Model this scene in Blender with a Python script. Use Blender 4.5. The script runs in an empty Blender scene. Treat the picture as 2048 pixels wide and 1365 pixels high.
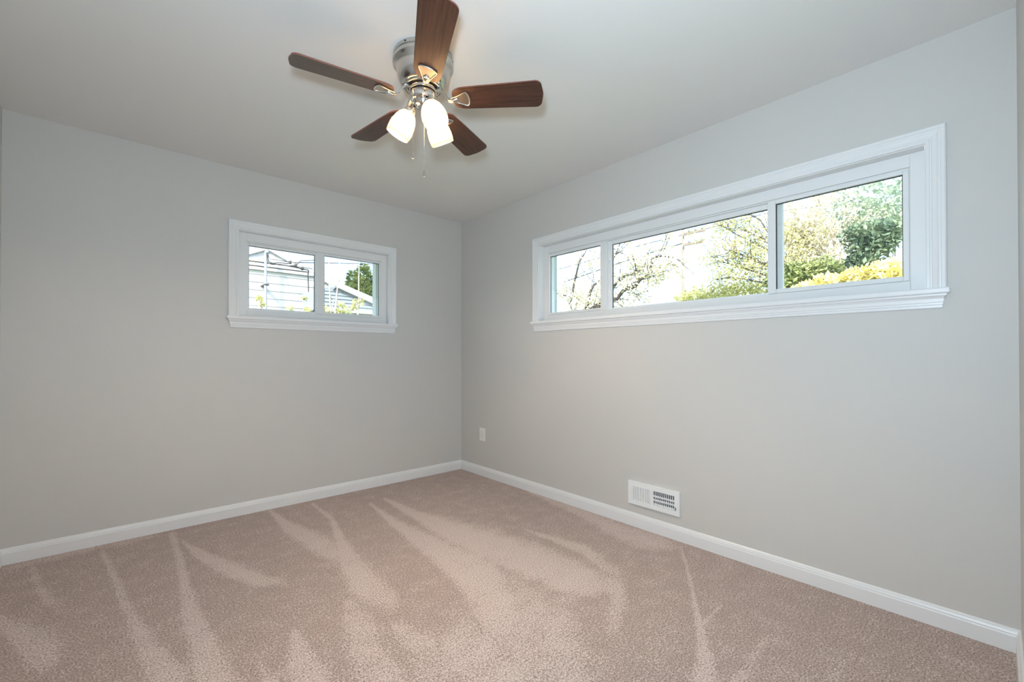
import bpy, bmesh, math, random
from mathutils import Vector, Matrix
random.seed(7)
SC = bpy.context.scene
COL = SC.collection
PI = math.pi

# ------------------------------------------------------------------ camera
F_PX, CX, CY = 869.6, 1024.0, 706.1
YAW, PITCH = 0.8385, 0.0071
CAM = Vector((-2.5161, -3.5509, 1.1175))
FW = Vector((math.cos(YAW)*math.cos(PITCH), math.sin(YAW)*math.cos(PITCH), math.sin(PITCH)))
RT = Vector((math.sin(YAW), -math.cos(YAW), 0))
UP = RT.cross(FW)
cam_data = bpy.data.cameras.new('camera')
cam_data.sensor_width = 36.0
cam_data.lens = F_PX/2048*36.0
cam_data.shift_y = (CY-682.5)/2048
cam_data.clip_start = 0.01
cam_data.clip_end = 300
cam = bpy.data.objects.new('camera', cam_data)
COL.objects.link(cam)
cam.matrix_world = Matrix(((RT.x, UP.x, -FW.x, CAM.x), (RT.y, UP.y, -FW.y, CAM.y), (RT.z, UP.z, -FW.z, CAM.z), (0, 0, 0, 1)))
SC.camera = cam

# ------------------------------------------------------------------ world, sun, lights, exposure
FLASH_POWER = 42.5
SKY_STRENGTH = 0.68
SUN_STRENGTH = 9.0
BULB_STRENGTH = 2050.0
SC.view_settings.view_transform = 'Standard'
SC.view_settings.look = 'None'
SC.view_settings.exposure = 0.0
SC.view_settings.gamma = 1.0
SC.view_settings.use_curve_mapping = False
SC.cycles.use_denoising = True
SC.cycles.max_bounces = 18
SC.cycles.diffuse_bounces = 14
SC.cycles.transparent_max_bounces = 24
SC.cycles.sample_clamp_indirect = 12.0

world = bpy.data.worlds.new('sky')
SC.world = world
world.use_nodes = True
wn = world.node_tree
sky = wn.nodes.new('ShaderNodeTexSky')
sky.sky_type = 'NISHITA'
sky.sun_disc = False
sky.sun_elevation = math.radians(42)
sky.sun_rotation = math.radians(235)
sky.dust_density = 2.5
wn.links.new(sky.outputs[0], wn.nodes['Background'].inputs[0])
wn.nodes['Background'].inputs[1].default_value = SKY_STRENGTH

sun_d = bpy.data.lights.new('sun', 'SUN')
sun_d.energy = SUN_STRENGTH
sun_d.angle = math.radians(0.6)
sun_d.color = (1.0, 0.95, 0.86)
sun = bpy.data.objects.new('sun', sun_d)
COL.objects.link(sun)
sun.rotation_euler = Vector((0.62, 0.50, -0.62)).to_track_quat('-Z', 'Y').to_euler()
sun.location = (-8, -8, 9)

# the photographer's flash, on top of the camera
fl_d = bpy.data.lights.new('camera_flash', 'AREA')
fl_d.shape = 'DISK'
fl_d.size = 0.16
fl_d.energy = FLASH_POWER
fl_d.color = (0.665, 0.85, 1.0)
fl = bpy.data.objects.new('camera_flash', fl_d)
COL.objects.link(fl)
fl.location = CAM + Vector((-0.05, 0.05, 0.27)) + FW*0.02
fl.rotation_euler = (FW + RT*0.28 + Vector((0, 0, 0.38))).to_track_quat('-Z', 'Y').to_euler()

# ------------------------------------------------------------------ room numbers (wall_back: y=0, wall_right: x=0)
H = 2.44
LA, LB = 2.996, 3.610
WT = 0.15                      # outer wall thickness
A_OPEN = (-1.905, -0.773, 1.398, 2.006)     # x0 x1 z0 z1 of the opening in wall_back
B_OPEN = (-3.357, -1.081, 1.398, 2.010)     # y0 y1 z0 z1 of the opening in wall_right

def ray(px, py):
    return FW + RT*((px-CX)/F_PX) - UP*((py-CY)/F_PX)
def at_y(px, py, y):
    d = ray(px, py); return CAM + d*((y-CAM.y)/d.y)
def at_x(px, py, x):
    d = ray(px, py); return CAM + d*((x-CAM.x)/d.x)
def to_px(p):
    d = Vector(p)-CAM; z = d.dot(FW)
    return (CX+F_PX*d.dot(RT)/z, CY-F_PX*d.dot(UP)/z) if z > 0.05 else (1e9, 1e9)

# ------------------------------------------------------------------ materials
def mat(name, color, rough=0.5, metal=0.0, bump=0.0, bscale=200.0, spec=None, vary=0.0, vscale=3.0):
    m = bpy.data.materials.new(name); m.use_nodes = True
    nt = m.node_tree; b = nt.nodes['Principled BSDF']
    b.inputs['Base Color'].default_value = (*color, 1)
    b.inputs['Roughness'].default_value = rough
    b.inputs['Metallic'].default_value = metal
    if spec is not None: b.inputs['Specular IOR Level'].default_value = spec
    tc = nt.nodes.new('ShaderNodeTexCoord')
    if bump:
        n = nt.nodes.new('ShaderNodeTexNoise'); n.inputs['Scale'].default_value = bscale; n.inputs['Detail'].default_value = 3
        bp = nt.nodes.new('ShaderNodeBump'); bp.inputs['Strength'].default_value = bump; bp.inputs['Distance'].default_value = 0.002
        nt.links.new(tc.outputs['Object'], n.inputs['Vector'])
        nt.links.new(n.outputs['Fac'], bp.inputs['Height']); nt.links.new(bp.outputs['Normal'], b.inputs['Normal'])
    if vary:
        n = nt.nodes.new('ShaderNodeTexNoise'); n.inputs['Scale'].default_value = vscale; n.inputs['Detail'].default_value = 4
        r = nt.nodes.new('ShaderNodeValToRGB')
        r.color_ramp.elements[0].position = 0.3; r.color_ramp.elements[1].position = 0.7
        r.color_ramp.elements[0].color = (*[c*(1-vary) for c in color], 1)
        r.color_ramp.elements[1].color = (*[min(1, c*(1+vary)) for c in color], 1)
        nt.links.new(tc.outputs['Object'], n.inputs['Vector'])
        nt.links.new(n.outputs['Fac'], r.inputs['Fac']); nt.links.new(r.outputs['Color'], b.inputs['Base Color'])
    return m

M = {}
M['wall'] = mat('greige_wall_paint', (0.600, 0.585, 0.560), 0.55, bump=0.06, bscale=260, spec=0.35, vary=0.012, vscale=1.2)
M['ceiling'] = mat('ceiling_paint', (0.765, 0.752, 0.735), 0.85, bump=0.06, bscale=200, spec=0.2, vary=0.008, vscale=1.0)
M['trim'] = mat('white_trim_paint', (0.775, 0.775, 0.775), 0.32, bump=0.02, bscale=90, spec=0.4)
M['vinyl'] = mat('white_vinyl', (0.785, 0.785, 0.78), 0.36, bump=0.01, bscale=150, spec=0.4)
M['gasket'] = mat('black_gasket', (0.03, 0.03, 0.03), 0.6, bump=0.05)
M['outer_jamb'] = mat('outer_jamb_shade_tone', (0.55, 0.58, 0.54), 0.6, bump=0.1)  # grey-green puts the daylight shade on the jamb into its colour
M['plastic'] = mat('white_plastic', (0.82, 0.81, 0.79), 0.3, bump=0.01)
M['slot'] = mat('dark_slot', (0.02, 0.02, 0.02), 0.8, bump=0.02)
M['register'] = mat('white_enamel', (0.84, 0.85, 0.85), 0.35, bump=0.01)
M['nickel'] = mat('brushed_nickel', (0.62, 0.60, 0.57), 0.24, 1.0, bump=0.03, bscale=500)
M['plate'] = mat('nickel_painted_reflection', (0.40, 0.35, 0.31), 0.38, 1.0, bump=0.02, bscale=300)  # same nickel as the rim, with a dull brown reflection painted into its colour
M['chrome'] = mat('polished_nickel', (0.72, 0.70, 0.67), 0.10, 1.0, bump=0.01, bscale=200)
M['recess'] = mat('motor_gap', (0.015, 0.013, 0.012), 0.6, bump=0.02)
M['steel'] = mat('grey_steel', (0.20, 0.23, 0.26), 0.5, 0.0, bump=0.05)
M['cable'] = mat('black_cable', (0.05, 0.05, 0.055), 0.6, bump=0.05)
M['siding'] = mat('white_siding', (0.48, 0.51, 0.54), 0.5, bump=0.05, bscale=20)
M['blue_siding'] = mat('grey_blue_siding', (0.20, 0.235, 0.275), 0.6, bump=0.05, bscale=20)
M['shingle'] = mat('grey_shingle', (0.28, 0.28, 0.29), 0.8, bump=0.4, bscale=40, vary=0.15, vscale=25)
M['bark'] = mat('grey_brown_bark', (0.075, 0.066, 0.060), 0.9, bump=0.5, bscale=30, vary=0.3, vscale=9)
M['pale_bark'] = mat('pale_bark', (0.42, 0.36, 0.30), 0.9, bump=0.4, bscale=30, vary=0.25, vscale=9)
M['pole_wood'] = mat('weathered_pole_wood', (0.20, 0.17, 0.14), 0.9, bump=0.4, bscale=30, vary=0.2)
M['grass'] = mat('lawn', (0.16, 0.22, 0.07), 0.95, bump=0.6, bscale=40, vary=0.3, vscale=2)

def leaf_mat(name, c0, c1):
    m = bpy.data.materials.new(name); m.use_nodes = True
    nt = m.node_tree; b = nt.nodes['Principled BSDF']; b.inputs['Roughness'].default_value = 0.6
    tc = nt.nodes.new('ShaderNodeTexCoord')
    n = nt.nodes.new('ShaderNodeTexNoise'); n.inputs['Scale'].default_value = 4.0; n.inputs['Detail'].default_value = 5
    r = nt.nodes.new('ShaderNodeValToRGB')
    r.color_ramp.elements[0].position = 0.35; r.color_ramp.elements[0].color = (*c0, 1)
    r.color_ramp.elements[1].position = 0.65; r.color_ramp.elements[1].color = (*c1, 1)
    tr = nt.nodes.new('ShaderNodeBsdfTranslucent'); mx = nt.nodes.new('ShaderNodeMixShader'); mx.inputs[0].default_value = 0.35
    nt.links.new(tc.outputs['Object'], n.inputs['Vector']); nt.links.new(n.outputs['Fac'], r.inputs['Fac'])
    nt.links.new(r.outputs['Color'], b.inputs['Base Color']); nt.links.new(r.outputs['Color'], tr.inputs['Color'])
    nt.links.new(b.outputs[0], mx.inputs[1]); nt.links.new(tr.outputs[0], mx.inputs[2])
    nt.links.new(mx.outputs[0], nt.nodes['Material Output'].inputs['Surface'])
    return m
M['leaf_yellow'] = leaf_mat('forsythia_yellow', (0.70, 0.63, 0.18), (0.88, 0.83, 0.48))
M['leaf_lime'] = leaf_mat('young_lime_leaf', (0.42, 0.44, 0.15), (0.75, 0.73, 0.42))
M['leaf_blossom'] = leaf_mat('pale_blossom', (0.60, 0.58, 0.38), (0.78, 0.74, 0.60))
M['leaf_green'] = leaf_mat('mid_green_leaf', (0.11, 0.16, 0.06), (0.36, 0.42, 0.17))
M['leaf_ivy'] = leaf_mat('dark_ivy', (0.09, 0.16, 0.11), (0.27, 0.35, 0.22))
M['leaf_teal'] = leaf_mat('pale_blue_green_leaf', (0.26, 0.36, 0.27), (0.50, 0.58, 0.42))
M['needle'] = leaf_mat('evergreen_needle', (0.10, 0.17, 0.06), (0.34, 0.40, 0.15))

def glass_mat():
    m = bpy.data.materials.new('window_glass'); m.use_nodes = True
    nt = m.node_tree; nt.nodes.remove(nt.nodes['Principled BSDF'])
    lw = nt.nodes.new('ShaderNodeLayerWeight'); lw.inputs[0].default_value = 0.5
    pw = nt.nodes.new('ShaderNodeMath'); pw.operation = 'POWER'; pw.inputs[1].default_value = 4.0
    fr = nt.nodes.new('ShaderNodeMath'); fr.operation = 'MULTIPLY_ADD'; fr.inputs[1].default_value = 0.6; fr.inputs[2].default_value = 0.035
    nt.links.new(lw.outputs['Facing'], pw.inputs[0]); nt.links.new(pw.outputs[0], fr.inputs[0])
    t = nt.nodes.new('ShaderNodeBsdfTransparent'); t.inputs[0].default_value = (0.97, 0.985, 0.98, 1)
    g = nt.nodes.new('ShaderNodeBsdfGlossy'); g.inputs['Roughness'].default_value = 0.0
    mx = nt.nodes.new('ShaderNodeMixShader')
    nt.links.new(fr.outputs[0], mx.inputs[0]); nt.links.new(t.outputs[0], mx.inputs[1]); nt.links.new(g.outputs[0], mx.inputs[2])
    nt.links.new(mx.outputs[0], nt.nodes['Material Output'].inputs['Surface'])
    return m
M['glass'] = glass_mat()

def crystal_mat():
    m = bpy.data.materials.new('clear_acrylic'); m.use_nodes = True
    b = m.node_tree.nodes['Principled BSDF']
    b.inputs['Transmission Weight'].default_value = 1.0; b.inputs['Roughness'].default_value = 0.02; b.inputs['IOR'].default_value = 1.49
    return m
M['crystal'] = crystal_mat()

def frosted_mat():
    m = bpy.data.materials.new('frosted_white_glass'); m.use_nodes = True
    nt = m.node_tree; b = nt.nodes['Principled BSDF']
    b.inputs['Base Color'].default_value = (0.86, 0.83, 0.77, 1); b.inputs['Roughness'].default_value = 0.25
    tr = nt.nodes.new('ShaderNodeBsdfTranslucent'); tr.inputs[0].default_value = (0.95, 0.84, 0.66, 1)
    mx = nt.nodes.new('ShaderNodeMixShader'); mx.inputs[0].default_value = 0.55
    nt.links.new(b.outputs[0], mx.inputs[1]); nt.links.new(tr.outputs[0], mx.inputs[2])
    nt.links.new(mx.outputs[0], nt.nodes['Material Output'].inputs['Surface'])
    return m
M['frosted'] = frosted_mat()

def bulb_mat():
    m = bpy.data.materials.new('lit_bulb'); m.use_nodes = True
    b = m.node_tree.nodes['Principled BSDF']
    b.inputs['Base Color'].default_value = (1, 0.95, 0.85, 1)
    b.inputs['Emission Color'].default_value = (1.0, 0.80, 0.58, 1); b.inputs['Emission Strength'].default_value = BULB_STRENGTH
    return m
M['bulb'] = bulb_mat()

def wood_mat():
    m = bpy.data.materials.new('walnut_blade'); m.use_nodes = True
    nt = m.node_tree; b = nt.nodes['Principled BSDF']; b.inputs['Roughness'].default_value = 0.42
    tc = nt.nodes.new('ShaderNodeTexCoord'); mp = nt.nodes.new('ShaderNodeMapping')
    mp.inputs['Scale'].default_value = (3.0, 55.0, 10.0)
    n = nt.nodes.new('ShaderNodeTexNoise'); n.inputs['Scale'].default_value = 2.0; n.inputs['Detail'].default_value = 8; n.inputs['Distortion'].default_value = 0.6
    r = nt.nodes.new('ShaderNodeValToRGB')
    r.color_ramp.elements[0].position = 0.32; r.color_ramp.elements[0].color = (0.036, 0.014, 0.009, 1)
    r.color_ramp.elements[1].position = 0.72; r.color_ramp.elements[1].color = (0.098, 0.040, 0.023, 1)
    nt.links.new(tc.outputs['Object'], mp.inputs['Vector']); nt.links.new(mp.outputs[0], n.inputs['Vector'])
    nt.links.new(n.outputs['Fac'], r.inputs['Fac']); nt.links.new(r.outputs[0], b.inputs['Base Color'])
    return m
M['walnut'] = wood_mat()
M['blade_edge'] = mat('reddish_blade_edge', (0.20, 0.075, 0.05), 0.45, bump=0.02)

def carpet_mat():
    m = bpy.data.materials.new('taupe_carpet'); m.use_nodes = True
    nt = m.node_tree; L = nt.links; b = nt.nodes['Principled BSDF']
    b.inputs['Roughness'].default_value = 0.95; b.inputs['Specular IOR Level'].default_value = 0.1
    b.inputs['Sheen Weight'].default_value = 0.15
    tc = nt.nodes.new('ShaderNodeTexCoord')
    at = nt.nodes.new('ShaderNodeAttribute'); at.attribute_name = 'nap'
    def noise(s, d=3):
        n = nt.nodes.new('ShaderNodeTexNoise'); n.inputs['Scale'].default_value = s; n.inputs['Detail'].default_value = d
        L.new(tc.outputs['Object'], n.inputs['Vector']); return n
    def math_(op, a, b_):
        n = nt.nodes.new('ShaderNodeMath'); n.operation = op
        for i, v in enumerate((a, b_)):
            if isinstance(v, (int, float)): n.inputs[i].default_value = v
            else: L.new(v, n.inputs[i])
        return n.outputs[0]
    n1 = noise(85, 5); n2 = noise(170, 3); n3 = noise(11, 4)
    jit = math_('MULTIPLY', math_('SUBTRACT', n1.outputs['Fac'], 0.5), 2.5)
    jit2 = math_('MULTIPLY', math_('SUBTRACT', n3.outputs['Fac'], 0.5), 1.1)
    v = math_('ADD', math_('ADD', at.outputs['Fac'], jit), jit2)
    r = nt.nodes.new('ShaderNodeValToRGB')
    r.color_ramp.elements[0].position = 0.15; r.color_ramp.elements[0].color = (0.405, 0.318, 0.283, 1)
    r.color_ramp.elements[1].position = 0.85; r.color_ramp.elements[1].color = (0.575, 0.478, 0.437, 1)
    L.new(v, r.inputs['Fac'])
    sp = nt.nodes.new('ShaderNodeValToRGB')
    sp.color_ramp.elements[0].position = 0.32; sp.color_ramp.elements[0].color = (0.50, 0.47, 0.45, 1)
    sp.color_ramp.elements[1].position = 0.60; sp.color_ramp.elements[1].color = (1.22, 1.21, 1.20, 1)
    L.new(n2.outputs['Fac'], sp.inputs['Fac'])
    mx = nt.nodes.new('ShaderNodeMixRGB'); mx.blend_type = 'MULTIPLY'; mx.inputs[0].default_value = 1
    L.new(r.outputs[0], mx.inputs[1]); L.new(sp.outputs[0], mx.inputs[2]); L.new(mx.outputs[0], b.inputs['Base Color'])
    bp = nt.nodes.new('ShaderNodeBump'); bp.inputs['Strength'].default_value = 0.5; bp.inputs['Distance'].default_value = 0.004
    L.new(n2.outputs['Fac'], bp.inputs['Height']); L.new(bp.outputs[0], b.inputs['Normal'])
    return m
M['carpet'] = carpet_mat()

# ------------------------------------------------------------------ mesh helpers
class MB:
    """collects shapes, build() links them as ONE mesh object"""
    def __init__(s): s.bm = bmesh.new(); s.mi = 0
    def quad(s, pts):
        vs = [s.bm.verts.new(p) for p in pts]
        f = s.bm.faces.new(vs); f.material_index = s.mi; return f
    def box(s, a, b):
        x0, x1 = sorted((a[0], b[0])); y0, y1 = sorted((a[1], b[1])); z0, z1 = sorted((a[2], b[2]))
        v = [s.bm.verts.new(p) for p in ((x0,y0,z0),(x1,y0,z0),(x1,y1,z0),(x0,y1,z0),(x0,y0,z1),(x1,y0,z1),(x1,y1,z1),(x0,y1,z1))]
        for q in ((0,3,2,1),(4,5,6,7),(0,1,5,4),(1,2,6,5),(2,3,7,6),(3,0,4,7)):
            f = s.bm.faces.new([v[i] for i in q]); f.material_index = s.mi
        return s
    def rings(s, rings, closed=True, caps=True):
        R = [[s.bm.verts.new(p) for p in r] for r in rings]
        n = len(R[0])
        for a, b in zip(R, R[1:]):
            for i in range(n if closed else n-1):
                f = s.bm.faces.new((a[i], a[(i+1) % n], b[(i+1) % n], b[i])); f.material_index = s.mi; f.smooth = True
        if caps and closed:
            for r in (R[0][::-1], R[-1]):
                if n > 2:
                    f = s.bm.faces.new(r); f.material_index = s.mi
        return s
    def lathe(s, prof, n=48, mx=Matrix(), caps=True):
        return s.rings([[mx @ Vector((r*math.cos(2*PI*i/n), r*math.sin(2*PI*i/n), z)) for i in range(n)] for r, z in prof], True, caps)
    def tube(s, pts, r, n=8, caps=True):
        pts = [Vector(p) for p in pts]
        rr = r if isinstance(r, (list, tuple)) else [r]*len(pts)
        rings = []; prev = None
        for i, p in enumerate(pts):
            t = (pts[min(i+1, len(pts)-1)] - pts[max(i-1, 0)]).normalized()
            a = prev if prev is not None else (Vector((0, 0, 1)) if abs(t.z) < 0.9 else Vector((1, 0, 0)))
            u = (a - t*a.dot(t)).normalized(); prev = u; w = t.cross(u)
            rings.append([p + (u*math.cos(2*PI*k/n) + w*math.sin(2*PI*k/n))*rr[i] for k in range(n)])
        return s.rings(rings, True, caps)
    def loop_tube(s, pts, r, n=6):
        pts = [Vector(p) for p in pts]; N = len(pts); rings = []
        c = sum(pts, Vector())/N
        nrm = (pts[0]-c).cross(pts[N//4]-c).normalized()
        for i, p in enumerate(pts):
            t = (pts[(i+1) % N]-pts[i-1]).normalized(); u = nrm; w = t.cross(u)
            rings.append([p + (u*math.cos(2*PI*k/n)+w*math.sin(2*PI*k/n))*r for k in range(n)])
        return s.rings(rings+[rings[0]], True, False)
    def prism(s, outline, f_lo, f_hi):
        """outline: list of 2-D points; f_lo / f_hi map (u, v) to 3-D"""
        lo = [s.bm.verts.new(f_lo(u, v)) for u, v in outline]; hi = [s.bm.verts.new(f_hi(u, v)) for u, v in outline]
        n = len(lo)
        for fv in (lo[::-1], hi):
            f = s.bm.faces.new(fv); f.material_index = s.mi
        for i in range(n):
            f = s.bm.faces.new((lo[i], lo[(i+1) % n], hi[(i+1) % n], hi[i])); f.material_index = s.mi
        return s
    def build(s, name, m, parent=None, bevel=0.0, smooth=None, kind=None, fix=True):
        if fix: bmesh.ops.recalc_face_normals(s.bm, faces=s.bm.faces)
        me = bpy.data.meshes.new(name); s.bm.to_mesh(me); s.bm.free()
        for k in (m if isinstance(m, (list, tuple)) else [m]): me.materials.append(k)
        o = bpy.data.objects.new(name, me); COL.objects.link(o)
        if parent is not None: o.parent = parent; o.matrix_parent_inverse = parent_inv(parent)
        if bevel:
            bv = o.modifiers.new('bevel', 'BEVEL'); bv.width = bevel; bv.segments = 2; bv.limit_method = 'ANGLE'; bv.angle_limit = math.radians(40)
        if smooth:
            for p in me.polygons: p.use_smooth = True
        if kind: o['kind'] = kind
        return o

def world_loc(o):
    v = Vector(o.location)
    return v if o.parent is None else v
def parent_inv(p):
    m = Matrix.Translation(p.location)
    if p.parent is not None: m = (Matrix.Translation(p.parent.location) @ p.matrix_parent_inverse) @ m
    return m.inverted()

def tag(o, label=None, cat=None, group=None, kind=None):
    if label: o['label'] = label
    if cat: o['category'] = cat
    if group: o['group'] = group
    if kind: o['kind'] = kind
    return o
def empty(name, loc):
    o = bpy.data.objects.new(name, None); COL.objects.link(o); o.location = loc; o.empty_display_size = 0.1
    return o

# ------------------------------------------------------------------ room shell
def wall_with_hole(name, m, axis, u0, u1, hole=None, inner=0.0, outer=WT):
    b = MB()
    def bx(a0, a1, z0, z1):
        if axis == 'y': b.box((a0, inner, z0), (a1, outer, z1))
        else: b.box((inner, a0, z0), (outer, a1, z1))
    if hole is None: bx(u0, u1, 0, H)
    else:
        h0, h1, z0, z1 = hole
        bx(u0, h0, 0, H); bx(h1, u1, 0, H); bx(h0, h1, 0, z0); bx(h0, h1, z1, H)
    return b.build(name, m, kind='structure')

tag(wall_with_hole('wall_back', M['wall'], 'y', -LA-WT, WT, A_OPEN), 'greige painted wall with the small two-pane window', 'wall')
tag(wall_with_hole('wall_right', M['wall'], 'x', -LB-WT, 0.0, B_OPEN), 'greige painted wall with the long three-pane window and floor register', 'wall')
tag(wall_with_hole('wall_left', M['wall'], 'x', -LB-WT, 0.0, None, -LA-WT, -LA), 'greige painted wall at the left edge of the view', 'wall')
tag(wall_with_hole('wall_front', M['wall'], 'y', -LA, 0.0, None, -LB-WT, -LB), 'greige painted wall at the right edge of the view', 'wall')
b = MB(); b.box((-LA-WT, -LB-WT, H), (WT, WT, H+0.12))
tag(b.build('ceiling', M['ceiling'], kind='structure'), 'flat pale ceiling carrying the fan', 'ceiling')

# carpet: a fine grid that stores how the pile lies (vacuum strokes), traced on the floor
STROKES = [
 ([(540,1022,3),(580,1058,24),(630,1085,36),(690,1112,44)], 0.95),
 ([(625,1008,3),(665,1040,8),(680,1080,18),(702,1130,44),(728,1168,56),(770,1196,50)], 0.95),
 ([(740,1008,2),(790,1048,16),(850,1085,34),(905,1120,56),(962,1160,84),(990,1205,96)], 1.0),
 ([(990,1205,96),(1000,1240,84),(980,1262,60)], 0.8),
 ([(768,998,2),(830,1030,16),(900,1062,42),(980,1092,60),(1060,1122,64),(1150,1160,62),(1225,1170,44)], 1.0),
 ([(1050,1060,2),(1110,1080,9),(1170,1102,20),(1232,1150,22)], 0.8),
 ([(365,1085,4),(400,1110,20),(450,1135,28),(510,1158,28),(570,1168,12)], 0.95),
 ([(345,1070,10),(360,1120,14),(372,1180,22),(385,1230,40),(405,1290,56),(430,1365,86)], 0.85),
 ([(205,1105,10),(232,1160,14),(250,1210,20),(278,1260,32),(305,1310,54),(335,1365,80)], 0.75),
 ([(62,1130,12),(80,1180,20),(120,1220,16)], 0.55),
 ([(-10,1235,20),(40,1270,50),(80,1300,80)], 0.75),
 ([(1362,1095,3),(1380,1160,5),(1392,1220,8),(1400,1260,16),(1408,1310,28),(1412,1365,48)], 0.95),
 ([(1442,1213,2),(1402,1252,9)], 0.8),
 ([(1540,1270,4),(1510,1310,14),(1480,1365,28)], 0.5),
 ([(1690,1320,4),(1660,1365,26)], 0.4),
 ([(1060,985,3),(1170,1028,20),(1250,1068,34),(1310,1084,36),(1348,1094,10)], 0.75),
 ([(300,1075,6),(180,1098,10),(60,1125,14),(-5,1150,20)], 0.6),
 ([(1225,1168,40),(1240,1205,30),(1225,1250,30)], 0.55),
 ([(590,1270,20),(600,1310,50),(615,1365,90)], 0.75),
 ([(700,1215,30),(720,1260,70),(740,1320,80),(760,1365,90)], 0.6),
 ([(800,1255,30),(850,1300,60),(880,1365,90)], 0.5),
 ([(930,1290,100),(960,1330,120),(1000,1365,140)], 0.62),
 ([(1050,1230,120),(1080,1280,180),(1080,1365,220)], 0.55),
 ([(1880,1310,10),(1960,1345,16)], 0.35),
 ([(520,1330,10),(540,1365,30)], 0.5),
]
def stroke_mask(u, v):
    best = 0.0
    for pts, amp in STROKES:
        last = len(pts)-2
        for si, ((x0, y0, w0), (x1, y1, w1)) in enumerate(zip(pts, pts[1:])):
            m_ = max(w0, w1)
            if u < min(x0, x1)-m_ or u > max(x0, x1)+m_ or v < min(y0, y1)-m_ or v > max(y0, y1)+m_: continue
            dx, dy = x1-x0, y1-y0
            t = max(0, min(1, ((u-x0)*dx+(v-y0)*dy)/(dx*dx+dy*dy)))
            d = math.hypot(u-x0-t*dx, v-y0-t*dy)
            hw = (w0+(w1-w0)*t)*0.5
            k = (hw*1.45+2.5-d)/(hw*1.0+4.0)
            k = max(0, min(1, k))
            fade = 1.0-0.45*t if si == last and y1 < 1300 and w1 > 9 else 1.0
            best = max(best, fade*amp*k*k*(3-2*k))
    return best
def build_floor():
    nx, ny = 240, 290
    bm = bmesh.new(); lay = bm.verts.layers.float.new('nap')
    g = []
    for i in range(nx+1):
        row = []
        for j in range(ny+1):
            x = -LA + LA*i/nx; y = -LB + LB*j/ny
            vtx = bm.verts.new((x, y, 0.0)); u, v = to_px((x, y, 0))
            vtx[lay] = 0.18 + 0.82*stroke_mask(u, v) if -40 < u < 2090 and v < 1400 else 0.25
            row.append(vtx)
        g.append(row)
    for i in range(nx):
        for j in range(ny): bm.faces.new((g[i][j], g[i+1][j], g[i+1][j+1], g[i][j+1]))
    # skirt and underside
    lo = [bm.verts.new(p) for p in ((-LA, -LB, -0.1), (0, -LB, -0.1), (0, 0, -0.1), (-LA, 0, -0.1))]
    bm.faces.new(lo[::-1])
    me = bpy.data.meshes.new('floor'); bm.to_mesh(me); bm.free(); me.materials.append(M['carpet'])
    o = bpy.data.objects.new('floor', me); COL.objects.link(o)
    return tag(o, 'taupe cut-pile carpet with pale vacuum strokes', 'carpet', kind='structure')
build_floor()

# baseboards
BB = [(0, 0), (0.014, 0), (0.014, 0.060), (0.0115, 0.0645), (0.0115, 0.069), (0.008, 0.077), (0.007, 0.081), (0.003, 0.086), (0, 0.086)]
def baseboard(name, p0, p1, nrm, m0, m1, label):
    p0, p1, nrm = Vector(p0), Vector(p1), Vector(nrm); d = (p1-p0).normalized(); b = MB()
    b.rings([[p0 + nrm*t + d*(t*m0) + Vector((0, 0, z)) for t, z in BB], [p1 + nrm*t - d*(t*m1) + Vector((0, 0, z)) for t, z in BB]])
    o = b.build(name, M['trim'], kind='structure')
    for p in o.data.polygons: p.use_smooth = False
    return tag(o, label, 'baseboard')
baseboard('baseboard_back', (-LA, 0, 0), (0, 0, 0), (0, -1, 0), 1, 1, 'white moulded baseboard under the small window wall')
baseboard('baseboard_right', (0, 0, 0), (0, -LB, 0), (-1, 0, 0), 1, 1, 'white moulded baseboard under the long window wall')
baseboard('baseboard_left', (-LA, -LB, 0), (-LA, 0, 0), (1, 0, 0), 1, 1, 'white baseboard at the left edge of the view')
baseboard('baseboard_front', (0, -LB, 0), (-LA, -LB, 0), (0, 1, 0), 1, 1, 'white baseboard at the right edge of the view')

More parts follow.
